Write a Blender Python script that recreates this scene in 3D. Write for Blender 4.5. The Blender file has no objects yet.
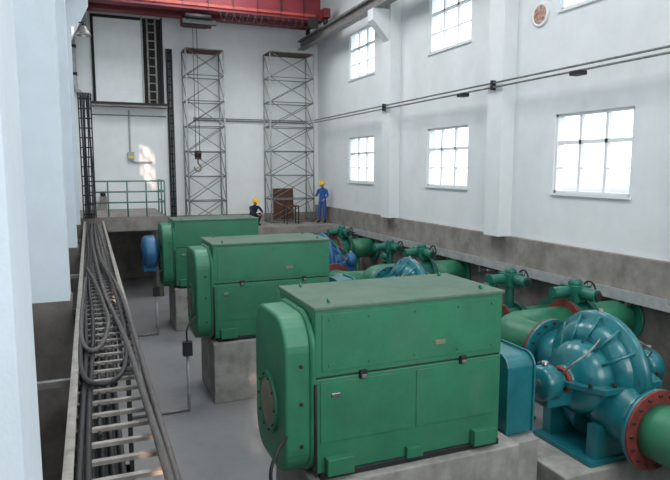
import bpy, bmesh, math, random
from mathutils import Vector, Matrix, Quaternion
random.seed(4)
Z0 = 4.4     # pit floor is world z=0, eye level is z=4.4
scene = bpy.context.scene
try:
    scene.view_settings.view_transform = 'Standard'
except Exception: pass

# ------------------------------------------------------------- materials
def lin(c):
    return tuple(((x/255)/12.92 if x/255 <= .04045 else ((x/255+.055)/1.055)**2.4) for x in c)
def mat(name, rgb, rough=.6, metal=0., var=.12, scale=3., rgb2=None, bump=0., bscale=60, coat=0, grime=None, gamt=.35, gscale=1.6, gstretch=(1,1,.35)):
    m = bpy.data.materials.new(name); m.use_nodes = True
    nt = m.node_tree; b = nt.nodes['Principled BSDF']
    c = lin(rgb)
    b.inputs['Roughness'].default_value = rough
    b.inputs['Metallic'].default_value = metal
    if coat: b.inputs['Coat Weight'].default_value = coat
    tc = nt.nodes.new('ShaderNodeTexCoord')
    src = tc.outputs['Object']
    n = nt.nodes.new('ShaderNodeTexNoise'); n.inputs['Scale'].default_value = scale
    n.inputs['Detail'].default_value = 6; n.inputs['Roughness'].default_value = .65
    nt.links.new(src, n.inputs['Vector'])
    r = nt.nodes.new('ShaderNodeValToRGB')
    c2 = lin(rgb2) if rgb2 else tuple(x*(1-var*2) for x in c)
    c1 = c if rgb2 else tuple(min(1, x*(1+var)) for x in c)
    r.color_ramp.elements[0].position = .32; r.color_ramp.elements[0].color = (*c2, 1)
    r.color_ramp.elements[1].position = .62; r.color_ramp.elements[1].color = (*c1, 1)
    nt.links.new(n.outputs['Fac'], r.inputs['Fac'])
    out = r.outputs['Color']
    if grime:
        mp = nt.nodes.new('ShaderNodeMapping'); mp.inputs['Scale'].default_value = gstretch
        nt.links.new(src, mp.inputs['Vector'])
        g = nt.nodes.new('ShaderNodeTexNoise'); g.inputs['Scale'].default_value = gscale
        g.inputs['Detail'].default_value = 8; g.inputs['Roughness'].default_value = .7
        nt.links.new(mp.outputs['Vector'], g.inputs['Vector'])
        gr = nt.nodes.new('ShaderNodeMapRange'); gr.inputs['From Min'].default_value=.5; gr.inputs['From Max'].default_value=.72
        gr.inputs['To Min'].default_value=0; gr.inputs['To Max'].default_value=gamt
        nt.links.new(g.outputs['Fac'], gr.inputs['Value'])
        mx = nt.nodes.new('ShaderNodeMixRGB'); mx.inputs['Color2'].default_value=(*lin(grime),1)
        nt.links.new(gr.outputs['Result'], mx.inputs['Fac']); nt.links.new(out, mx.inputs['Color1'])
        out = mx.outputs['Color']
    nt.links.new(out, b.inputs['Base Color'])
    if bump:
        n2 = nt.nodes.new('ShaderNodeTexNoise'); n2.inputs['Scale'].default_value = bscale
        nt.links.new(tc.outputs['Object'], n2.inputs['Vector'])
        bp = nt.nodes.new('ShaderNodeBump'); bp.inputs['Strength'].default_value = bump
        bp.inputs['Distance'].default_value = .01
        nt.links.new(n2.outputs['Fac'], bp.inputs['Height']); nt.links.new(bp.outputs['Normal'], b.inputs['Normal'])
    return m

M = {}
M['wall'] = mat('painted_plaster_white', (228,231,232), .85, var=.025, scale=1.2, bump=.15, grime=(180,180,178), gamt=.14, gscale=1.1, gstretch=(1,1,.3))
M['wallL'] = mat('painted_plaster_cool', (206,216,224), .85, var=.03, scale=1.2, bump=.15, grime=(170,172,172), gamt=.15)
M['conc'] = mat('concrete_grey', (152,147,141), .9, scale=2.2, rgb2=(120,115,108), bump=.4, grime=(92,86,80), gamt=.5)
M['concD'] = mat('concrete_dark', (112,107,102), .9, scale=2.2, rgb2=(82,78,74), bump=.4)
M['floor'] = mat('floor_concrete', (146,146,147), .42, scale=.9, rgb2=(122,122,124), bump=.1, grime=(92,91,90), gamt=.5, gscale=.9, gstretch=(1,1,1))
M['plinth'] = mat('plinth_concrete', (168,167,162), .85, scale=3, rgb2=(134,132,126), bump=.4, grime=(104,100,94), gamt=.5)
M['ceil'] = mat('ceiling_paint', (205,208,210), .9, var=.03)
M['mgreen'] = mat('motor_green_paint', (48,124,90), .46, scale=2.5, rgb2=(42,108,80), grime=(88,118,98), gamt=.35, gscale=2.2)
M['mtop'] = mat('motor_dusty_top', (84,112,94), .7, scale=2.5, rgb2=(72,98,82), grime=(112,116,102), gamt=.45, gscale=2.0, gstretch=(1,1,1))
M['teal'] = mat('pump_teal_paint', (28,116,124), .3, scale=3, rgb2=(22,94,102), coat=.3, grime=(76,120,120), gamt=.3, gscale=2.5)
M['blue'] = mat('blue_paint', (42,104,146), .4, scale=3, rgb2=(30,84,124))
M['vgreen'] = mat('valve_green_paint', (32,108,90), .42, scale=4, rgb2=(24,86,74))
M['pgreen'] = mat('pipe_green_paint', (46,124,92), .42, scale=3, rgb2=(38,102,76), grime=(92,110,94), gamt=.3)
M['red'] = mat('flange_red_oxide', (136,54,48), .65, scale=6, rgb2=(100,42,38))
M['crane'] = mat('crane_red_paint', (122,34,44), .55, scale=2, rgb2=(98,26,36))
M['orange'] = mat('orange_stripe', (160,66,56), .5)
M['steel'] = mat('galvanised_steel', (140,140,138), .5, .35, scale=8, rgb2=(104,100,96))
M['ladder'] = mat('ladder_steel', (166,160,152), .5, .2, scale=8, rgb2=(128,122,116))
M['steelL'] = mat('light_grey_steel', (168,170,170), .55, .1, scale=5)
M['dark'] = mat('dark_iron', (42,42,44), .6, .2, scale=8)
M['black'] = mat('cable_black', (32,32,34), .6)
M['cable'] = mat('cable_grey', (82,78,76), .6, scale=10, rgb2=(60,57,56))
M['rust'] = mat('rusty_brown', (96,66,50), .8, scale=5, rgb2=(70,46,36))
M['shaft'] = mat('machined_steel', (170,172,175), .3, .9)
M['white'] = mat('white_frame_paint', (232,236,238), .5, var=.02)
M['yellow'] = mat('helmet_yellow', (236,190,30), .35, var=.03)
M['skin'] = mat('skin', (190,140,110), .6, var=.05)
M['hair'] = mat('hair_black', (20,18,18), .7)
M['cloth'] = mat('workwear_blue', (42,92,160), .85, scale=14, rgb2=(32,72,132))
M['cloth2'] = mat('workwear_navy', (34,40,58), .85, scale=14)
M['boot'] = mat('boot_black', (25,24,24), .6)
M['rail'] = mat('railing_green', (74,120,108), .5)
M['brick'] = mat('brick_red', (158,92,70), .9, scale=12, rgb2=(200,190,180))
M['copper'] = mat('bell_dull', (138,132,112), .5, .2)
M['dim'] = mat('shaft_dark', (38,36,36), .9)

# ------------------------------------------------------------- mesh builder
def frame(d):
    d = d.normalized()
    a = Vector((0,0,1)) if abs(d.z) < .9 else Vector((1,0,0))
    u = d.cross(a).normalized(); v = d.cross(u).normalized()
    return u, v
class MB:
    def __init__(s): s.v=[]; s.f=[]; s.mi=[]; s.sm=[]; s.mats=[]
    def _m(s, m):
        m = M[m]
        if m not in s.mats: s.mats.append(m)
        return s.mats.index(m)
    def add(s, vs, fs, m, smooth=False, ring_caps=0):
        o = len(s.v); k = s._m(m)
        s.v += [Vector(x) for x in vs]
        for f in fs:
            s.f.append([o+i for i in f]); s.mi.append(k)
            s.sm.append(smooth and len(f) <= 4)
        return s
    def box(s, x0,x1,y0,y1,z0,z1, m):
        vs = [(x,y,z) for z in (z0,z1) for y in (y0,y1) for x in (x0,x1)]
        return s.add(vs, [(0,2,3,1),(4,5,7,6),(0,1,5,4),(2,6,7,3),(0,4,6,2),(1,3,7,5)], m)
    def cyl(s, p0, p1, r, m, r1=None, seg=20):
        return s.lathe(p0, Vector(p1)-Vector(p0), [(r,0),(r if r1 is None else r1, (Vector(p1)-Vector(p0)).length)], m, seg)
    def lathe(s, o, ax, prof, m, seg=28, cap=True):
        o = Vector(o); ax = Vector(ax).normalized(); u, v = frame(ax)
        vs = []; fs = []
        for r,t in prof:
            for i in range(seg):
                a = 2*math.pi*i/seg
                vs.append(o+ax*t+u*(r*math.cos(a))+v*(r*math.sin(a)))
        for j in range(len(prof)-1):
            for i in range(seg):
                k=(i+1)%seg
                fs.append((j*seg+i, j*seg+k, (j+1)*seg+k, (j+1)*seg+i))
        if cap:
            fs.append(tuple(range(seg))[::-1]); fs.append(tuple((len(prof)-1)*seg+i for i in range(seg)))
        return s.add(vs, fs, m, True)
    def ring(s, o, ax, r0, r1, th, m, seg=32):
        return s.lathe(o, ax, [(r0,-th/2),(r1,-th/2),(r1,th/2),(r0,th/2),(r0,-th/2)], m, seg, cap=False)
    def sweep(s, pts, r, m, seg=10, smooth_path=False, cap=True):
        pts = [Vector(p) for p in pts]
        rr = r if isinstance(r, (list,tuple)) else [r]*len(pts)
        if smooth_path:
            q=[]; n=len(pts)
            for i in range(n-1):
                a=pts[max(i-1,0)];b=pts[i];c=pts[i+1];d=pts[min(i+2,n-1)]
                for t in (0,.2,.4,.6,.8):
                    q.append(.5*((2*b)+(c-a)*t+(2*a-5*b+4*c-d)*t*t+(3*b-a-3*c+d)*t**3))
            q.append(pts[-1]); pts=q; rr=[rr[0]]*len(pts)
        n=len(pts); vs=[]; fs=[]
        tan=[(pts[min(i+1,n-1)]-pts[max(i-1,0)]).normalized() for i in range(n)]
        u,_=frame(tan[0])
        for i in range(n):
            t=tan[i]; u=(u-t*u.dot(t)).normalized(); v=t.cross(u)
            for k in range(seg):
                a=2*math.pi*k/seg
                vs.append(pts[i]+u*(rr[i]*math.cos(a))+v*(rr[i]*math.sin(a)))
        for j in range(n-1):
            for i in range(seg):
                k=(i+1)%seg
                fs.append((j*seg+i, j*seg+k, (j+1)*seg+k, (j+1)*seg+i))
        if cap:
            fs.append(tuple(range(seg))[::-1]); fs.append(tuple((n-1)*seg+i for i in range(seg)))
        return s.add(vs, fs, m, True)
    def prism(s, prof, axis, a, b, m, smooth=False):
        n=len(prof); vs=[]
        for t in (a,b):
            for p,q in prof:
                vs.append({'x':(t,p,q),'y':(p,t,q),'z':(p,q,t)}[axis])
        fs=[tuple(range(n))[::-1], tuple(n+i for i in range(n))]
        fs+=[(i,(i+1)%n,n+(i+1)%n,n+i) for i in range(n)]
        return s.add(vs, fs, m, smooth)
    def sphere(s, c, r, m, seg=16, rings=10, sc=(1,1,1), half=False):
        vs=[];fs=[]; c=Vector(c); top = math.pi/2 if half else math.pi
        for j in range(rings+1):
            th=top*j/rings
            for i in range(seg):
                a=2*math.pi*i/seg
                vs.append(c+Vector((r*sc[0]*math.sin(th)*math.cos(a), r*sc[1]*math.sin(th)*math.sin(a), r*sc[2]*math.cos(th))))
        for j in range(rings):
            for i in range(seg):
                k=(i+1)%seg; fs.append((j*seg+i,(j+1)*seg+i,(j+1)*seg+k,j*seg+k))
        return s.add(vs,fs,m,True)
    def mesh(s, name, shift=Vector((0,0,0))):
        me=bpy.data.meshes.new(name)
        me.from_pydata([v-shift for v in s.v],[],s.f)
        for m in s.mats: me.materials.append(m)
        for p,k,sm in zip(me.polygons,s.mi,s.sm): p.material_index=k; p.use_smooth=sm
        bm=bmesh.new(); bm.from_mesh(me)
        bmesh.ops.remove_doubles(bm, verts=bm.verts, dist=1e-5)
        bmesh.ops.recalc_face_normals(bm, faces=bm.faces); bm.to_mesh(me); bm.free()
        return me
    def done(s, name, parent=None, bevel=0, world=True, segs=2):
        if parent is None:
            xs=[v.x for v in s.v]; ys=[v.y for v in s.v]; zs=[v.z for v in s.v]
            c=Vector(((min(xs)+max(xs))/2,(min(ys)+max(ys))/2,min(zs)))
        else: c=Vector((0,0,0))
        ob=bpy.data.objects.new(name, s.mesh(name, c)); scene.collection.objects.link(ob)
        if parent: ob.parent=parent
        else: ob.location=c+Vector((0,0,Z0))
        if bevel:
            b=ob.modifiers.new('bevel','BEVEL'); b.width=bevel; b.segments=segs; b.limit_method='ANGLE'; b.angle_limit=math.radians(40)
        return ob
def empty(name, loc):
    e=bpy.data.objects.new(name,None); scene.collection.objects.link(e); e.location=loc; e.empty_display_size=.2
    return e
def rrect(y0,y1,z0,z1,r,n=8,corners=(1,1,1,1)):
    pts=[]
    for (cy,cz,a0,on) in ((y1-r,z1-r,0,corners[0]),(y0+r,z1-r,90,corners[1]),(y0+r,z0+r,180,corners[2]),(y1-r,z0+r,270,corners[3])):
        if on:
            for i in range(n+1):
                a=math.radians(a0+90*i/n); pts.append((cy+r*math.cos(a),cz+r*math.sin(a)))
        else:
            pts.append((cy+(r if a0 in(0,270) else -r), cz+(r if a0 in(0,90) else -r)))
    return pts

# ------------------------------------------------------------- room shell (z relative to eye, offset by Z0)
W=9.4; D=25.0; XL=-.76; YN=-6.0; ZF=-4.4; ZC=7.6
b=MB(); b.box(XL-.3,W+.3,YN-.3,D+.3,ZF-.3,ZF,'floor'); b.done('floor')
b=MB(); b.box(XL-.3,W+.3,YN-.3,D+.3,ZC,ZC+.3,'ceil'); b.done('ceiling')
wy=[(-2.4,-.3),(2.95,5.05),(8.37,10.42),(13.65,15.75),(19.4,21.6)]
wz=[(-.55,1.13),(3.3,5.0)]
b=MB()
ys=[YN]+[v for p in wy for v in p]+[D]
for i in range(len(ys)-1):
    if i%2==0: b.box(W,W+.28,ys[i],ys[i+1],ZF,ZC,'wall')
    else:
        b.box(W,W+.28,ys[i],ys[i+1],ZF,wz[0][0],'wall')
        b.box(W,W+.28,ys[i],ys[i+1],wz[0][1],wz[1][0],'wall')
        b.box(W,W+.28,ys[i],ys[i+1],wz[1][1],ZC,'wall')
b.done('wall_right')
b=MB(); b.box(W-.15,W,YN,D,ZF,-2.45,'concD'); b.box(W-.15,W,YN,D,-2.45,-1.65,'conc'); b.done('baseboard_right')
for yc in (1.1,6.55,12.05,17.75):
    b=MB(); b.box(W-.38,W,yc-.28,yc+.28,-1.65,ZC,'wall')
    b.prism([(W-.38,4.0),(W-.38,4.95),(W-.95,4.95),(W-.95,4.6)],'y',yc-.2,yc+.2,'wall')
    b.done('wall_pilaster_with_crane_corbel')
# left wall with window openings between the pilasters
lw=[(-1.1,1.0,-.55,1.13),(4.3,6.4,-.55,1.13),(15.3,17.5,3.2,5.0)]
b=MB(); cur=YN
for (y0,y1,z0,z1) in lw:
    b.box(XL-.3,XL,cur,y0,ZF,ZC,'wallL'); b.box(XL-.3,XL,y0,y1,ZF,z0,'wallL'); b.box(XL-.3,XL,y0,y1,z1,ZC,'wallL'); cur=y1
b.box(XL-.3,XL,cur,D,ZF,ZC,'wallL'); b.done('wall_left')
b=MB(); b.box(XL,XL+.02,YN,D,ZF,-1.65,'concD'); b.done('baseboard_left')
for y0,dp in ((-2.9,.52),(2.55,.72),(8.05,.52),(13.45,.52),(18.85,.52)):
    b=MB(); b.box(XL,-.29,y0,y0+dp,-1.65,ZC,'wallL'); b.box(XL+.02,-.27,y0-.02,y0+dp+.02,ZF,-1.65,'concD')
    b.prism([(-.29,3.6),(-.29,4.95),(.2,4.95),(.2,4.6)],'y',y0+.06,y0+.46,'wallL')
    b.done('wall_pilaster_with_crane_corbel')
b=MB(); b.box(XL-.3,W+.3,D,D+.3,-1.95,ZC,'wall'); b.box(XL-.3,W+.3,D,D+.3,ZF,-1.95,'conc'); b.done('wall_far')
b=MB(); b.box(XL-.3,W+.3,YN-.3,YN,ZF,ZC,'wall'); b.done('wall_near')
# windows
n=1
def window(xa,xi,y0,y1,z0,z1,s):
    global n
    b=MB(); x0,x1=xa,xa+.08; t=.055
    b.box(x0-.02,x1,y0,y1,z0,z0+t,'white'); b.box(x0-.02,x1,y0,y1,z1-t,z1,'white')
    b.box(x0-.02,x1,y0,y0+t,z0,z1,'white'); b.box(x0-.02,x1,y1-t,y1,z0,z1,'white')
    for k in (1,2):
        yy=y0+(y1-y0)*k/3; b.box(x0,x1,yy-.035,yy+.035,z0,z1,'white')
    zz=z0+(z1-z0)*.64; b.box(x0,x1,y0,y1,zz-.04,zz+.04,'white')
    zz=z0+(z1-z0)*.32; b.box(x0+.01,x1-.01,y0,y1,zz-.014,zz+.014,'white')
    if s: b.box(W-.05,W+.05,y0-.04,y1+.04,z0-.05,z0,'white')
    b.done('window_%d'%n); n+=1
for (y0,y1) in wy:
    for (z0,z1) in wz: window(W+.06,0,y0,y1,z0,z1,True)
for (y0,y1,z0,z1) in lw: window(XL-.2,0,y0,y1,z0,z1,False)

# far decks
b=MB(); b.box(2.44,W-.17,22.4,D-.02,-2.62,-2.3,'conc'); b.box(2.44,W-.17,22.75,22.95,ZF,-2.62,'concD')
b.done('far_walkway_deck')
b=MB(); b.box(XL+.04,2.4,20.9,D-.02,-2.1,-1.62,'conc')
for x in (-.1,2.1): b.box(x-.12,x+.12,21.0,21.24,ZF,-2.1,'concD')
b.done('raised_concrete_platform')
b=MB(); b.box(-.24,W-.42,YN+.02,.6,-1.85,-1.62,'conc')
for x in (0,4,8): b.box(x-.15,x+.15,0,.3,ZF,-1.85,'concD')
b.done('near_viewing_platform')
b=MB()
for x in (-.05,.55,1.15,1.75,2.34): b.cyl((x,20.96,-1.62),(x,20.96,-.45),.024,'rail',seg=8)
for z in (-.45,-.8,-1.15): b.cyl((-.05,20.96,z),(2.34,20.96,z),.024,'rail',seg=8)
for y in (21.9,22.9): b.cyl((2.34,y,-1.62),(2.34,y,-.45),.024,'rail',seg=8)
for z in (-.45,-.8,-1.15): b.cyl((2.34,20.96,z),(2.34,22.9,z),.024,'rail',seg=8)
b.done('platform_guard_railing')

# right wall trims
b=MB(); b.box(W-.36,W-.15,YN+.02,D-2.65,-2.42,-2.30,'steelL'); b.box(W-.38,W-.36,YN+.02,D-2.65,-2.45,-2.24,'steelL')
for i in range(18): b.box(W-.34,W-.15,-4+i*1.5,-3.95+i*1.5,-2.62,-2.42,'steel')
b.done('cable_trough')
b=MB()
for dz in (0,.1): b.cyl((W-.45,YN+.1,1.88+dz),(W-.45,D-.1,1.88+dz),.022,'steel',seg=8)
for y in (6.55,12.05,17.75): b.box(W-.5,W-.385,y-.03,y+.03,1.82,2.04,'dark')
for y in (9.3,13.2): b.box(W-.6,W-.4,y-.13,y+.13,1.78,1.86,'dark')
b.done('electrical_conduit_run')
b=MB()
b.cyl((4.0,D-.06,1.9),(W-.5,D-.06,1.9),.025,'steel',seg=8); b.cyl((4.0,D-.06,1.98),(W-.5,D-.06,1.98),.02,'steel',seg=8)
b.done('electrical_conduit_run')
b=MB(); b.lathe((W-.03,11.0,3.34),(1,0,0),[(.01,-.01),(.20,-.01),(.22,.0),(.22,.03)],'brick',20); b.ring((W-.02,11.0,3.34),(1,0,0),.2,.26,.04,'white'); b.done('round_wall_vent')
b=MB(); b.cyl((-.28,19.1,4.05),(.05,18.85,4.05),.02,'dark',seg=8); b.cyl((.05,18.85,4.05),(.05,18.85,3.95),.05,'dark',seg=12)
b.lathe((.05,18.85,3.95),(0,0,-1),[(.06,0),(.09,.06),(.19,.22),(.2,.26)],'steel',20); b.sphere((.05,18.85,3.72),.07,'white',12,8); b.done('bracket_lamp')

# crane runway beams
for nm,x in (('runway',W-.78),('runwayL',.02)):
    b=MB(); b.box(x-.14,x+.14,YN+.1,D-.02,5.28,5.32,'steel'); b.box(x-.14,x+.14,YN+.1,D-.02,4.95,4.99,'steel'); b.box(x-.02,x+.02,YN+.1,D-.02,4.99,5.28,'steel'); b.box(x-.04,x+.04,YN+.1,D-.02,5.32,5.4,'dark')
    b.done('crane_runway_beam')

# overhead crane
cr=empty('overhead_travelling_crane',(0,0,Z0+.12))
b=MB()
for y in (22.5,23.7):
    b.box(.1,W-.9,y-.2,y+.2,5.5,6.25,'crane'); b.box(.1,W-.9,y-.24,y+.24,5.44,5.5,'crane'); b.box(.1,W-.9,y-.24,y+.24,6.25,6.3,'crane')
b.box(.3,W-1.1,22.255,22.285,5.56,5.66,'orange')
for x in (.02,W-.78):
    b.box(x-.13,x+.13,21.9,24.3,5.52,5.85,'crane')
    for y in (22.1,24.1): b.cyl((x-.06,y,5.40),(x+.06,y,5.40),.12,'dark')
for i in range(9): b.box(.6+i*.9,.62+i*.9,22.24,22.3,5.5,6.25,'dark')
b.done('bridge_girders',cr)
b=MB(); b.box(3.2,4.5,22.4,23.8,6.3,6.55,'dark'); b.cyl((3.3,23.1,6.75),(4.3,23.1,6.75),.22,'blue')
b.box(3.45,4.3,22.9,23.3,5.0,5.42,'dark'); b.cyl((3.35,23.1,5.15),(4.45,23.1,5.15),.17,'crane')
b.box(3.3,4.5,22.3,22.5,4.95,5.1,'dark'); b.cyl((3.4,22.3,5.2),(4.3,22.3,5.2),.09,'dark')
b.box(8.0,8.35,22.15,22.3,5.15,5.5,'dark')
b.done('hoist_trolley',cr)
b=MB()
for dx in (-.07,.07): b.cyl((3.85+dx,23.1,5.0),(3.85+dx,23.1,.5),.012,'black',seg=6)
b.box(3.74,3.96,23.03,23.17,.18,.5,'rust'); b.cyl((3.74,23.1,.38),(3.96,23.1,.38),.13,'dark')
b.sweep([(3.85,23.1,.2),(3.85,23.1,.04),(3.95,23.1,-.08),(3.93,23.1,-.22),(3.82,23.1,-.26),(3.72,23.1,-.18),(3.72,23.1,-.1)],.035,'copper',8,True)
b.done('hook_block',cr)
b=MB()
for k in range(14):
    x0=4.6+k*.26; b.sweep([(x0,22.15,5.4),(x0+.06,22.15,5.18),(x0+.13,22.15,5.1),(x0+.2,22.15,5.18),(x0+.26,22.15,5.4)],.012,'black',6,True)
b.done('festoon_cable',cr)

# scaffold towers
def scaffold(x0,x1,y0,y1,z0,z1):
    b=MB()
    for x in (x0,x1):
        for y in (y0,y1): b.cyl((x,y,z0),(x,y,z1),.032,'steelL',seg=8)
    n=int((z1-z0)/.95); h=(z1-z0)/n
    for i in range(n+1):
        z=z0+h*i+(.0 if i else .05)
        for y in (y0,y1): b.cyl((x0,y,z),(x1,y,z),.022,'steel',seg=6)
        for x in (x0,x1): b.cyl((x,y0,z),(x,y1,z),.022,'steel',seg=6)
        if i<n:
            z2=z0+h*(i+1)
            b.cyl((x0,y0,z),(x1,y0,z2),.017,'steel',seg=6); b.cyl((x1,y0-.03,z),(x0,y0-.03,z2),.017,'steel',seg=6)
            b.cyl((x0,y0,z),(x0,y1,z2),.015,'steel',seg=6); b.cyl((x1,y0,z),(x1,y1,z2),.015,'steel',seg=6)
            b.cyl((x0,y1,z),(x1,y1,z2),.015,'steel',seg=6)
    b.box(x0,x1,y0,y1,z1-.03,z1,'rust')
    return b.done('scaffold_tower')
scaffold(3.6,5.05,23.85,24.8,-2.3,4.5)
scaffold(6.9,8.75,23.8,24.75,-2.3,4.6)

# far wall: vertical cable ladders, hatch, mezzanine ledge, conduit
def vladder(x0,x1,y,z0,z1,cab=4):
    b=MB()
    b.box(x0,x0+.04,y-.06,y+.02,z0,z1,'dark'); b.box(x1-.04,x1,y-.06,y+.02,z0,z1,'dark')
    z=z0+.1
    while z<z1: b.box(x0,x1,y-.04,y-.01,z,z+.04,'dark'); z+=.3
    for k in range(cab):
        x=x0+.07+(x1-x0-.14)*k/max(1,cab-1)
        b.sweep([(x,y-.08,z0),(x+random.uniform(-.03,.03),y-.09,z0+(z1-z0)*.35),(x+random.uniform(-.03,.03),y-.08,z0+(z1-z0)*.7),(x,y-.08,z1)],.022,'black',6,True)
    return b.done('vertical_cable_ladder')
vladder(3.0,3.24,D-.08,-2.28,4.6,3)
vladder(-.22,.18,20.6,-1.6,2.3,7)
DW=D-.005
b=MB(); b.box(2.16,2.84,D-.05,DW,2.45,5.7,'dim'); b.box(2.1,2.16,D-.1,DW,2.45,5.75,'steelL'); b.box(2.84,2.9,D-.1,DW,2.45,5.75,'dark')
b.box(2.3,2.36,D-.12,D-.06,2.45,5.7,'steel'); b.box(2.6,2.66,D-.12,D-.06,2.45,5.7,'steel')
for i in range(10): b.box(2.3,2.66,D-.11,D-.07,2.6+i*.32,2.64+i*.32,'steel')
b.done('door_2')
b=MB(); b.box(.4,2.1,D-.04,DW,2.5,5.6,'white'); b.box(.3,.4,D-.1,DW,2.45,5.7,'dim'); b.box(.3,2.1,D-.1,DW,5.6,5.7,'dim'); b.done('door_1')
b=MB(); b.box(.2,2.95,D-.55,D,2.3,2.45,'conc'); b.box(.2,2.95,D-.57,D-.55,2.36,2.45,'dark'); b.done('trim_1')
b=MB(); b.sweep([(1.55,D-.05,2.2),(1.55,D-.05,.4),(1.58,D-.05,.25),(1.7,D-.05,.2),(2.35,D-.05,.2)],.035,'steelL',8)
b.box(1.45,1.68,D-.14,D-.01,.3,.6,'steelL'); b.box(1.47,1.66,D-.15,D-.14,.36,.45,'yellow'); b.cyl((.2,D-.05,2.0),(2.95,D-.05,2.0),.02,'steel',seg=6)
b.done('wall_switch_box')
b=MB(); b.sweep([(-.35,D-.15,6.4),(-.35,D-.15,3.4),(-.3,D-.15,2.9),(-.1,D-.15,2.7),(.25,D-.15,2.65)],.10,'steelL',12,False); b.box(-.48,-.22,D-.28,D-.01,4.4,4.5,'dark'); b.box(-.48,-.22,D-.28,D-.01,3.4,3.5,'dark'); b.done('ventilation_duct')
b=MB(); b.box(7.35,7.9,23.2,23.65,-1.6,-1.55,'rust')
for x in (7.38,7.87):
    for y in (23.23,23.62): b.box(x-.02,x+.02,y-.02,y+.02,-2.3,-1.6,'dark')
b.done('work_table')
b=MB(); b.add([(7.3,24.84,-2.3),(8.2,24.84,-2.3),(8.2,24.94,-.9),(7.3,24.94,-.9),(7.3,24.88,-2.3),(8.2,24.88,-2.3),(8.2,24.98,-.9),(7.3,24.98,-.9)],[(0,1,2,3),(7,6,5,4),(0,4,5,1),(3,2,6,7),(0,3,7,4),(1,5,6,2)],'rust'); b.done('leaning_plywood_board')
b=MB(); b.box(.35,.6,24.55,24.85,-1.62,-1.1,'conc'); b.cyl((.47,24.7,-1.1),(.47,24.7,-.95),.1,'dark'); b.done('floor_pump_cabinet')

# ------------------------------------------------------------- long cable ladder on the left
lad=empty('cable_ladder_tray',(0,0,Z0))
b=MB(); zl=-1.75; xa,xb=-.20,.37; ya,yb=.9,20.4
for x,s in ((xa,1),(xb,-1)):
    b.box(x-.012,x+.012,ya,yb,zl-.06,zl+.05,'ladder')
    b.box(min(x,x+s*.045),max(x,x+s*.045),ya,yb,zl+.045,zl+.055,'ladder'); b.box(min(x,x+s*.045),max(x,x+s*.045),ya,yb,zl-.065,zl-.055,'ladder')
y=ya+.1
while y<yb: b.box(xa,xb,y,y+.042,zl-.055,zl-.028,'ladder'); y+=.25
b.done('ladder',lad)
b=MB()
for y in (2.8,8.3,13.7,19.1):
    b.box(-.26,xb+.03,y-.03,y+.03,zl-.12,zl-.065,'steel'); b.box(xb-.03,xb+.03,y-.03,y+.03,ZF,zl-.12,'dark')
for y in (5.5,11,16.4):
    b.box(XL+.03,xb+.03,y-.03,y+.03,zl-.12,zl-.065,'steel')
b.done('brackets',lad)
b=MB()
def cab(pts,r,m): b.sweep([(x,y,zl-.02+r+z) for x,y,z in pts],r,m,8,True)
cab([(-.12,1,0),(-.13,3.5,0),(-.1,6,0),(-.12,9,.0),(-.08,13,0),(-.1,17,0),(-.05,20.3,0)],.022,'black')
cab([(-.07,1,0),(-.08,4,0),(-.03,7,.01),(-.07,10,.0),(-.02,14,0),(-.05,20.3,0)],.02,'black')
cab([(.31,1,.07),(.33,3,.08),(.30,4.6,.08),(.27,6,.06),(.20,7.5,.02),(.12,9,.02),(.05,12,.02),(.0,16,.0),(.02,20.3,0)],.026,'cable')
cab([(.36,1.2,.06),(.37,3,.06),(.36,5,.07),(.35,7,.07),(.31,9,.06),(.2,11,.03),(.1,14,.0),(.1,20.3,0)],.024,'cable')
cab([(-.1,11,.03),(.02,9.5,.04),(.1,8,.04),(.13,7,.05),(.05,6.1,.05),(-.06,5.9,.05),(-.14,6.4,.05),(-.15,8,.04),(-.12,10,.03)],.022,'cable')
cab([(.1,12,.05),(.22,10,.05),(.27,8,.05),(.27,6.2,.05),(.2,5.2,.06),(.05,4.9,.06),(-.1,5.1,.05),(-.15,6,.04),(-.13,8,.04)],.022,'black')
for k in range(7):
    x=-.15+k*.07
    cab([(x,3.2+k*.5,-.06),(x+.02,7,-.05),(x-.01,12,-.04),(x*.6,20.3,-.03)],.018,'black')
b.done('cables',lad)
b=MB(); b.box(-.25,.2,.8,20.6,-2.95,-2.9,'dark')
for y in (2,6,10,14,18): b.box(-.25,.25,y,y+.05,-3.0,-2.95,'dark'); b.box(.2,.25,y,y+.05,ZF,-2.95,'dark')
for k in range(5): b.sweep([(-.2+k*.09,.9,-2.87),(-.18+k*.09,8,-2.87),(-.2+k*.09,14,-2.87),(-.2+k*.09,20.4,-2.87)],.03,'black',6,True)
b.done('lower_cable_tray')

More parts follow.
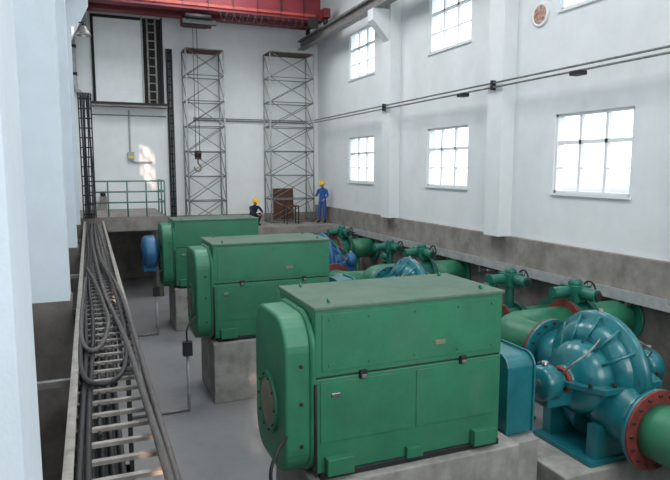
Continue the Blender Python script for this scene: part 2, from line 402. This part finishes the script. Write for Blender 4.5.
# ------------------------------------------------------------- motors
def motor_meshes():
    parts={}
    b=MB()
    b.box(-1.15,1.15,-.6,.6,1.22,2.24,'mgreen'); b.box(-1.14,1.14,-.59,.59,2.24,2.26,'dark'); b.box(-1.15,1.15,-.6,.6,2.26,2.96,'mgreen')
    b.box(-1.17,1.17,-.62,.62,2.96,3.0,'mtop')
    parts['housing']=(b,.012)
    b=MB()
    for s in (-1,1):
        y0,y1=(-.61,-.6) if s<0 else (.6,.61)
        b.box(-1.08,1.08,y0,y1,2.32,2.92,'mgreen')
        b.box(-1.1,-.05,y0,y1,1.55,2.2,'mgreen'); b.box(.03,1.1,y0,y1,1.55,2.2,'mgreen')
        for x in (-.55,.0,.55,-1.0,1.0):
            b.cyl((x,s*.61,2.86),(x,s*.625,2.86),.014,'mgreen',seg=8); b.cyl((x,s*.61,2.38),(x,s*.625,2.38),.014,'mgreen',seg=8)
    for x in (-.62,.62):
        b.box(x-.04,x+.04,-.64,-.6,2.20,2.29,'dark'); b.box(x-.03,x+.03,-.655,-.64,2.21,2.25,'steel')
    b.box(-.98,-.88,-.625,-.605,2.03,2.08,'shaft')
    b.box(.25,.38,-.622,-.605,2.46,2.51,'copper')
    for x in (-.95,.95):
        for y in (-.45,.45): b.ring((x,y,3.02),(1,0,0),.012,.03,.02,'mgreen',12)
    parts['panels']=(b,.004)
    b=MB()
    b.prism(rrect(-.58,.58,1.18,2.88,.34,corners=(1,1,1,1)),'x',-1.47,-1.17,'mgreen',False)
    b.prism(rrect(-.62,.62,1.16,2.92,.36),'x',-1.21,-1.14,'mgreen',False)
    parts['end_cover']=(b,.07)
    b=MB()
    b.ring((-1.48,0,1.85),(1,0,0),.26,.34,.05,'mgreen'); b.lathe((-1.475,0,1.85),(-1,0,0),[(.26,0),(.26,.02),(.1,.06),(.02,.065)],'copper',28)
    for i in range(10):
        a=i*math.pi/5; b.cyl((-1.5,.30*math.cos(a),1.85+.30*math.sin(a)),(-1.52,.30*math.cos(a),1.85+.30*math.sin(a)),.014,'dark',seg=8)
    for z in (1.55,2.0,2.4): b.cyl((-1.3,-.58,z),(-1.3,-.61,z),.018,'dark',seg=8)
    b.cyl((-1.16,-.63,1.22),(-1.16,-.63,2.2),.018,'dark',seg=8)
    b.box(-1.05,-.75,-.70,-.6,1.22,1.40,'mgreen'); b.box(-.1,.1,-.66,-.6,1.22,1.34,'mgreen'); b.box(.75,1.05,-.70,-.6,1.22,1.40,'mgreen')
    parts['fittings']=(b,.006)
    b=MB()
    b.lathe((1.15,0,1.55),(1,0,0),[(.36,0),(.36,.06),(.28,.14),(.16,.2),(.16,.26)],'mgreen',32)
    b.cyl((1.3,0,1.55),(1.42,0,1.55),.07,'shaft')
    b.box(-1.1,1.15,-.62,-.42,1.15,1.22,'dark'); b.box(-1.1,1.15,.42,.62,1.15,1.22,'dark'); b.box(-1.1,-.9,-.5,.5,1.15,1.22,'dark'); b.box(.9,1.1,-.5,.5,1.15,1.22,'dark')
    parts['frame_and_shaft']=(b,.01)
    b=MB()
    b.box(-1.2,1.38,-.72,.72,0,1.15,'plinth')
    parts['concrete_plinth']=(b,.02)
    return {k:(v[0].mesh('motor_'+k),v[1]) for k,v in parts.items()}
def inst(parts,name,loc):
    e=empty(name,loc)
    for k,(me,bv) in parts.items():
        o=bpy.data.objects.new(k,me); scene.collection.objects.link(o); o.parent=e
        if bv:
            m=o.modifiers.new('bevel','BEVEL'); m.width=bv; m.segments=4 if bv>.05 else 2; m.limit_method='ANGLE'; m.angle_limit=math.radians(50)
    return e
CS=(6.15,11.55,16.95)
mm=motor_meshes()
for c in CS: inst(mm,'electric_motor',(3.2,c,0))

# ------------------------------------------------------------- coupling guard
def guard(c):
    b=MB()
    b.prism(rrect(c-.38,c+.38,-3.3,-2.32,.16,corners=(1,1,0,0)),'x',4.64,5.05,'teal')
    for x in (4.62,5.02): b.prism(rrect(c-.41,c+.41,-3.3,-2.29,.18,corners=(1,1,0,0)),'x',x,x+.03,'teal')
    b.box(4.62,5.05,c-.3,c+.3,-3.36,-3.3,'teal'); b.box(4.62,5.05,c-.5,c+.5,ZF,-3.36,'plinth')
    b.done('coupling_guard',bevel=.01)
for c in CS: guard(c)

# ------------------------------------------------------------- pumps (local: x axis shaft, z from floor)
SH=1.52
def pump_meshes(body='teal'):
    parts={}
    b=MB()
    pts=[];rs=[]
    N=40
    for i in range(N+1):
        f=i/N; a=math.radians(250-f*335)
        R=.42+.17*f; pts.append((0,R*math.cos(a),SH+R*math.sin(a))); rs.append(.20+.14*f)
    b.sweep(pts,rs,body,20)
    b.lathe((-.62,0,SH),(1,0,0),[(.16,0),(.2,.02),(.34,.06),(.47,.16),(.52,.30),(.5,.42),(.44,.48),(.44,.76),(.5,.82),(.52,.94),(.47,1.08),(.34,1.18),(.2,1.22),(.16,1.24)],body,36)
    b.lathe((-.09,0,SH+.04),(1,0,0),[(.55,0),(.84,.03),(.86,.09),(.84,.15),(.55,.18)],body,44)
    for a in range(20,170,25):
        ca,sa=math.cos(math.radians(a)),math.sin(math.radians(a))
        for s in (-1,1): b.cyl((s*.36,.5*ca,SH+.5*sa),(s*.08,.80*ca,SH+.04+.80*sa),.022,body,seg=8)
    b.sweep([(0,.25,SH-.25),(0,.5,SH-.1),(0,.75,SH+.04),(0,.93,SH+.08)],[.3,.33,.34,.35],body,24)
    b.cyl((0,.90,SH+.08),(0,.96,SH+.08),.48,body,seg=32)
    b.sweep([(0,.0,SH-.2),(0,-.4,SH-.3),(0,-.7,SH-.4),(0,-.93,SH-.42)],[.42,.42,.40,.38],body,24)
    b.cyl((0,-.96,SH-.42),(0,-.90,SH-.42),.52,body,seg=32)
    parts['volute_casing']=(b,0)
    b=MB()
    prof=[(-.72,-.2),(-.5,-.62),(.5,-.62),(.72,-.2),(.72,.2),(.5,.66),(-.5,.66),(-.72,.2)]
    b.prism(prof,'z',SH-.04,SH+.04,body)
    for (x,y) in [(-.6,-.46),(-.3,-.57),(0,-.57),(.3,-.57),(.6,-.46),(-.67,0),(.67,0),(-.6,.46),(-.3,.6),(.3,.6),(.6,.46)]:
        b.cyl((x,y,SH+.04),(x,y,SH+.1),.03,'dark',seg=6)
    for s in (-1,1): b.box(-.5,.5,s*.42-.08,s*.42+.08,.55,SH-.5,body)
    b.box(-.62,.62,-.55,.55,.5,.57,body)
    parts['split_flange_and_feet']=(b,.008)
    b=MB()
    for s in (-1,1):
        b.lathe((s*.58,0,SH),(s,0,0),[(.2,0),(.2,.05),(.13,.08),(.13,.2),(.2,.22),(.24,.26),(.24,.44),(.2,.48),(.1,.5)],body,28)
        b.box(min(s*.6,s*1.0),max(s*.6,s*1.0),-.14,.14,SH-.3,SH-.12,body)
        b.ring((s*.66,0,SH),(1,0,0),.13,.19,.06,'red',20)
        b.cyl((s*.95,0,SH+.2),(s*.95,0,SH+.3),.04,'shaft',seg=10)
        b.sweep([(s*.72,-.1,SH+.12),(s*.72,-.25,SH+.3),(s*.5,-.3,SH+.45),(s*.25,-.25,SH+.6)],.014,'steel',6,True)
    b.cyl((-1.43,0,SH),(-1.0,0,SH),.06,'shaft'); b.lathe((0,0,SH+.8),(0,0,1),[(.06,0),(.06,.06),(.03,.1),(.03,.13)],'steel',12)
    parts['bearing_housings']=(b,0)
    b=MB()
    b.cyl((0,.96,SH+.08),(0,.995,SH+.08),.48,'red',seg=32); b.cyl((0,-.995,SH-.42),(0,-.96,SH-.42),.52,'red',seg=32)
    for i in range(16):
        a=i*math.pi/8
        b.cyl((.43*math.cos(a),.86,SH+.08+.43*math.sin(a)),(.43*math.cos(a),1.03,SH+.08+.43*math.sin(a)),.02,'dark',seg=6)
        b.cyl((.46*math.cos(a),-1.03,SH-.42+.46*math.sin(a)),(.46*math.cos(a),-.86,SH-.42+.46*math.sin(a)),.02,'dark',seg=6)
    parts['pipe_flanges']=(b,0)
    b=MB(); b.box(-1.1,1.1,-.62,.62,0,.5,'plinth'); parts['concrete_base']=(b,.02)
    return {k:(v[0].mesh('pump_'+k),v[1]) for k,v in parts.items()}
pm=pump_meshes(); pm2=pump_meshes('blue')
for i,c in enumerate(CS): inst(pm2 if i==2 else pm,'split_case_pump',(6.5,c,0))

# ------------------------------------------------------------- pipes and valves
def pipe(c,dir,z,r,rise):
    b=MB(); px=6.5
    y0=c+dir*1.0; yt=c+dir*(2.05 if dir>0 else 1.55); R=.42
    pts=[(px,y0,z),(px,yt-dir*R,z)]
    for k in range(1,9):
        a=math.radians(90*k/8); pts.append((px+R-R*math.cos(a), yt-dir*R+dir*R*math.sin(a), z))
    pts.append((7.82,yt,z)); b.sweep(pts,r,'pgreen',28)
    b.cyl((8.25,yt,z),(W-.17,yt,z),r,'pgreen',seg=28)
    for x in (7.78,8.20): b.cyl((x,yt,z),(x+.05,yt,z),r+.12,'red' if x<8 else 'vgreen',seg=28)
    b.cyl((W-.22,yt,z),(W-.17,yt,z),r+.14,'vgreen',seg=28)
    b.cyl((px+.42,yt,z-r-.02),(px+.42,yt,ZF),.09,'pgreen',seg=12); b.box(px+.25,px+.6,yt-.17,yt+.17,ZF,ZF+.04,'pgreen')
    b.cyl((8.6,yt,z-r+.02),(8.6,yt,ZF),.09,'pgreen',seg=12)
    b.done('water_pipe')
    b=MB()
    b.cyl((7.83,yt,z),(8.20,yt,z),r+.05,'vgreen',seg=28)
    b.cyl((7.83,yt,z),(7.88,yt,z),r+.12,'vgreen',seg=28); b.cyl((8.15,yt,z),(8.20,yt,z),r+.12,'vgreen',seg=28)
    top=z+r; zz=-2.34 if dir>0 else -2.42
    b.cyl((8.015,yt,top-.05),(8.015,yt,zz+.02),.09,'vgreen',seg=14); b.cyl((8.015,yt,zz-.05),(8.015,yt,zz),.18,'vgreen',seg=18)
    b.box(7.84,8.19,yt-.19,yt+.19,zz,zz+.25,'vgreen'); b.cyl((8.015,yt-.17,zz+.13),(8.015,yt-.52,zz+.13),.11,'vgreen',seg=18); b.cyl((8.015,yt-.52,zz+.13),(8.015,yt-.56,zz+.13),.07,'dark',seg=18)
    b.cyl((7.86,yt,zz+.14),(7.50,yt,zz+.14),.10,'vgreen',seg=16); b.cyl((8.17,yt+.02,zz+.13),(8.36,yt+.02,zz+.13),.03,'dark',seg=8)
    b.ring((8.37,yt+.02,zz+.13),(1,0,0),.13,.16,.025,'dark',24)
    for a in (0,60,120): 
        ca,sa=math.cos(math.radians(a)),math.sin(math.radians(a)); b.cyl((8.37,yt+.02-.14*ca,zz+.13-.14*sa),(8.37,yt+.02+.14*ca,zz+.13+.14*sa),.01,'dark',seg=6)
    b.lathe((8.015,yt,zz+.25),(0,0,1),[(.12,0),(.12,.05),(.08,.10),(.01,.11)],'vgreen',16)
    b.done('actuated_butterfly_valve',bevel=.008)
for c in CS:
    pipe(c,1,-4.4+SH+.08,.33,0)
    pipe(c,-1,-4.4+SH-.42,.36,0)
def globe(x,y,z):
    b=MB()
    b.cyl((x,y,ZF),(x,y,z-.12),.06,'vgreen',seg=14); b.sphere((x,y,z),.13,'vgreen',16,10)
    b.cyl((x,y,z-.16),(x,y,z-.12),.13,'vgreen',seg=16); b.cyl((x,y,z+.08),(x,y,z+.32),.05,'vgreen',seg=12)
    b.cyl((x,y,z+.32),(x,y,z+.42),.018,'shaft',seg=8); b.ring((x,y,z+.40),(0,0,1),.12,.15,.025,'dark',24)
    for a in (0,60,120):
        ca,sa=math.cos(math.radians(a)),math.sin(math.radians(a)); b.cyl((x-.13*ca,y-.13*sa,z+.4),(x+.13*ca,y+.13*sa,z+.4),.01,'dark',seg=6)
    b.cyl((x+.1,y,z),(W-.4,y,z),.05,'vgreen',seg=14); b.cyl((x+.12,y,z),(x+.16,y,z),.11,'vgreen',seg=16)
    b.done('handwheel_valve')
for c in CS:
    globe(8.75,c+.2,-2.85); globe(8.75,c+2.9,-2.75)
b=MB()
b.sweep([(W-.28,1,-3.95),(W-.28,22,-3.95)],.07,'vgreen',10)
for y in (2,7,12,17): b.box(W-.34,W-.2,y-.04,y+.04,ZF,-4.02,'dark')
b.done('small_bore_drain_pipe')

# blue cooling blower on the far motor, conduits by each motor
b=MB()
b.lathe((1.60,16.95,-2.3),(-1,0,0),[(.2,-.08),(.42,0),(.46,.04),(.46,.26),(.38,.34),(.2,.37),(.04,.37)],'blue',28)
b.box(1.25,1.6,16.72,17.18,-2.8,-2.5,'blue'); b.ring((1.22,16.95,-2.3),(1,0,0),.15,.2,.03,'dark'); b.done('cooling_air_blower',bevel=.01)
for c in CS:
    b=MB(); b.cyl((1.5,c-.86,ZF),(1.5,c-.86,-3.35),.03,'steelL',seg=8); b.sweep([(.5,c-.86,ZF+.03),(1.2,c-.86,ZF+.03),(1.5,c-.86,ZF+.05)],.03,'steel',8)
    b.box(1.42,1.58,c-.94,c-.8,-3.35,-3.1,'dark'); b.sweep([(1.5,c-.86,-3.1),(1.5,c-.84,-2.9),(1.6,c-.76,-2.75),(1.72,c-.64,-2.7)],.018,'black',6,True)
    b.done('motor_conduit_post')

# ------------------------------------------------------------- people
def skin_obj(name, verts, edges, radii, m, parent, roots=(0,), sub=2):
    me=bpy.data.meshes.new(name); me.from_pydata(verts,edges,[]); me.materials.append(M[m])
    o=bpy.data.objects.new(name,me); scene.collection.objects.link(o); o.parent=parent
    sk=o.modifiers.new('skin','SKIN'); sk.use_smooth_shade=True
    lay=me.skin_vertices[0].data if me.skin_vertices else None
    if lay is None:
        bm=bmesh.new(); bm.from_mesh(me); bm.verts.layers.skin.verify(); bm.to_mesh(me); bm.free(); lay=me.skin_vertices[0].data
    for i,r in enumerate(radii):
        lay[i].radius=r if isinstance(r,tuple) else (r,r); lay[i].use_root=i in roots
    s=o.modifiers.new('sub','SUBSURF'); s.levels=sub; s.render_levels=sub
    return o
def hand(name, wrist, dirv, palmn, parent, side):
    d=Vector(dirv).normalized(); n=Vector(palmn); n=(n-d*n.dot(d)).normalized(); s=d.cross(n)*side
    w=Vector(wrist); V=[];E=[];R=[];roots=[]
    def chain(ps,rs):
        o=len(V); roots.append(o)
        for i,(p,r) in enumerate(zip(ps,rs)):
            V.append(tuple(p)); R.append(r)
            if i: E.append((o+i-1,o+i))
    chain([w, w+d*.04, w+d*.085],[(.02,.026),(.017,.036),(.014,.038)])
    for k,L in enumerate((.066,.076,.07,.055)):
        off=s*(.030-.02*k); a=w+d*.08+off
        chain([a, a+d*L*.45+n*.008, a+d*L*.75+n*.026, a+d*L*.92+n*.044],[.009,.0085,.008,.0065])
    a=w+d*.03+s*.03
    chain([a, a+s*.02+d*.025+n*.01, a+s*.026+d*.05+n*.022],[.011,.0095,.008])
    return skin_obj(name,V,E,R,'skin',parent,roots,1)
def person(name, loc, rot, P, cloth, facing):
    e=empty(name,loc); e.rotation_euler=(0,0,rot)
    names=['pelvis','waist','chest','neck','shL','elL','wrL','shR','elR','wrR','hipL','knL','anL','hipR','knR','anR','neck2']
    rad={'pelvis':(.15,.115),'waist':(.135,.10),'chest':(.155,.115),'neck':(.07,.065),'neck2':.055,'sh':.068,'el':.048,'wr':.034,'hip':.095,'kn':.066,'an':.048}
    V=[P[k] for k in names]; R=[rad.get(k, rad.get(k[:-1])) for k in names]
    ix={k:i for i,k in enumerate(names)}
    E=[(ix[a],ix[b_]) for a,b_ in (('pelvis','waist'),('waist','chest'),('chest','neck'),('neck','neck2'),('chest','shL'),('shL','elL'),('elL','wrL'),('chest','shR'),('shR','elR'),('elR','wrR'),('pelvis','hipL'),('hipL','knL'),('knL','anL'),('pelvis','hipR'),('hipR','knR'),('knR','anR'))]
    skin_obj('body_clothes',V,E,R,cloth,e)
    for sd in 'LR':
        a=Vector(P['an'+sd]); t=Vector(P['toe'+sd])
        skin_obj('boot_'+sd,[tuple(a+Vector((0,0,.03))),tuple(a+Vector((0,0,-.045))),tuple((a+t)/2+Vector((0,0,-.015))),tuple(t)],[(0,1),(1,2),(2,3)],[.05,.05,.045,.036],'boot',e,(0,),1)
        w=Vector(P['wr'+sd]); dd=(w-Vector(P['el'+sd])).normalized()
        hand('hand_'+sd,w+dd*.01,dd,P.get('palm',(0,-.2,-1)),e,1 if sd=='L' else -1)
    h=Vector(P['head']); b=MB()
    b.sphere((0,0,0),.1,'skin',20,14,(.78,.95,1.18)); b.sphere((0,-.03,-.055),.065,'skin',14,8,(.85,.9,.9))
    b.add([(-.012,-.09,.02),(.012,-.09,.02),(.018,-.092,-.025),(-.018,-.092,-.025),(0,-.122,-.02)],[(0,1,4),(1,2,4),(2,3,4),(3,0,4)],'skin')
    for s in (-1,1):
        b.sphere((s*.03,-.085,.012),.012,'white',8,6,(1,.6,.6)); b.sphere((s*.03,-.092,.012),.006,'hair',8,6); b.sphere((s*.03,-.088,.032),.017,'hair',8,4,(1,.4,.2))
        b.sphere((s*.08,.0,-.005),.026,'skin',8,6,(.35,.7,1.1))
    b.sphere((0,-.085,-.058),.024,'rust',8,6,(1,.35,.25))
    b.sphere((0,.018,.02),.099,'hair',16,10,(.84,.9,1.12))
    b.cyl((0,.01,-.07),(0,.02,-.16),.05,'skin',seg=14)
    b.sphere((0,.0,.045),.125,'yellow',20,8,(.95,1.12,.95),half=True)
    b.lathe((0,-.01,.045),(0,0,1),[(.115,-.006),(.142,-.008),(.142,0),(.115,.006)],'yellow',24); b.box(-.075,.075,-.19,-.1,.036,.044,'yellow')
    b.box(-.012,.012,-.12,.12,.15,.168,'yellow')
    o=bpy.data.objects.new('head_with_helmet',b.mesh('head')); scene.collection.objects.link(o); o.parent=e; o.location=h; o.rotation_euler=P.get('hrot',(0,0,0))
    return e
stand=dict(pelvis=(0,0,.93),waist=(0,-.01,1.08),chest=(0,-.0,1.28),neck=(0,-.01,1.44),neck2=(0,-.015,1.50),head=(0,-.03,1.60),
 shL=(.19,0,1.38),elL=(.25,.0,1.12),wrL=(.2,-.2,1.02),shR=(-.19,0,1.38),elR=(-.26,-.04,1.13),wrR=(-.2,-.26,1.16),
 hipL=(.095,0,.86),knL=(.11,-.03,.48),anL=(.12,.02,.11),hipR=(-.095,0,.86),knR=(-.12,-.05,.49),anR=(-.13,-.02,.11),
 toeL=(.14,-.14,.035),toeR=(-.16,-.18,.035),hrot=(.25,0,.1))
person('worker_blue_overalls',(8.95,23.3,Z0-2.3),math.radians(-50),stand,'cloth',0)
crouch=dict(pelvis=(0,.12,.34),waist=(0,.06,.48),chest=(0,-.06,.66),neck=(0,-.13,.80),neck2=(0,-.15,.85),head=(0,-.19,.94),
 shL=(.18,-.09,.75),elL=(.25,-.28,.55),wrL=(.12,-.46,.52),shR=(-.18,-.09,.75),elR=(-.25,-.28,.55),wrR=(-.1,-.46,.48),
 hipL=(.1,.08,.33),knL=(.18,-.3,.50),anL=(.15,-.1,.11),hipR=(-.1,.08,.33),knR=(-.18,-.3,.48),anR=(-.15,-.1,.11),
 toeL=(.17,-.28,.035),toeR=(-.17,-.28,.035),hrot=(.35,0,0))
person('worker_crouching',(6.0,23.3,Z0-2.3),math.radians(15),crouch,'cloth2',0)

# ------------------------------------------------------------- light
w=bpy.data.worlds.new('sky'); scene.world=w; w.use_nodes=True
nt=w.node_tree; bg=nt.nodes['Background']; bg.inputs['Strength'].default_value=3.2
tc=nt.nodes.new('ShaderNodeTexCoord'); sp=nt.nodes.new('ShaderNodeSeparateXYZ'); rp=nt.nodes.new('ShaderNodeValToRGB')
mr=nt.nodes.new('ShaderNodeMapRange'); mr.inputs['From Min'].default_value=-.25; mr.inputs['From Max'].default_value=.35
nt.links.new(tc.outputs['Generated'],sp.inputs[0]); nt.links.new(sp.outputs['Z'],mr.inputs['Value']); nt.links.new(mr.outputs['Result'],rp.inputs['Fac'])
rp.color_ramp.elements[0].color=(.24,.28,.30,1); rp.color_ramp.elements[1].color=(.90,.96,1,1)
e=rp.color_ramp.elements.new(.36); e.color=(.26,.29,.31,1)
e=rp.color_ramp.elements.new(.42); e.color=(.80,.88,.93,1)
nt.links.new(rp.outputs['Color'],bg.inputs['Color'])
def area(name,loc,rot,sx,sy,e,col):
    l=bpy.data.lights.new(name,'AREA'); l.shape='RECTANGLE'; l.size=sx; l.size_y=sy; l.energy=e; l.color=col
    o=bpy.data.objects.new(name,l); scene.collection.objects.link(o); o.location=loc; o.rotation_euler=rot
for i,y in enumerate((-1,6,13,20)): area('overhead_fill_light',(4,y,Z0+7.45),(0,0,0),4,3,(320,310,350,440)[i],(.97,.99,1))  # added unseen fill lights below the solid ceiling
area('near_end_fill_light',(4.5,YN+.1,Z0+2),(math.radians(90),0,0),7,5.5,640,(.97,.99,1))  # added fill light behind the camera; the near wall has no window
sl=bpy.data.lights.new('sun','SUN'); sl.energy=7.5; sl.angle=.02; sl.color=(1,.70,.55)
so=bpy.data.objects.new('sun',sl); scene.collection.objects.link(so); so.location=(-20,-30,20)
so.rotation_euler=Vector((1,2.8,-1.3)).to_track_quat('-Z','Y').to_euler()

# ------------------------------------------------------------- camera
cam=bpy.data.cameras.new('camera'); co=bpy.data.objects.new('camera',cam); scene.collection.objects.link(co)
co.location=(0,0,Z0); cam.sensor_width=36; cam.lens=600/670*36; cam.clip_start=.05
yaw=math.radians(22.2); p=math.radians(6.9)
f=Vector((math.sin(yaw)*math.cos(p),math.cos(yaw)*math.cos(p),-math.sin(p)))
co.rotation_euler=f.to_track_quat('-Z','Y').to_euler()
scene.camera=co
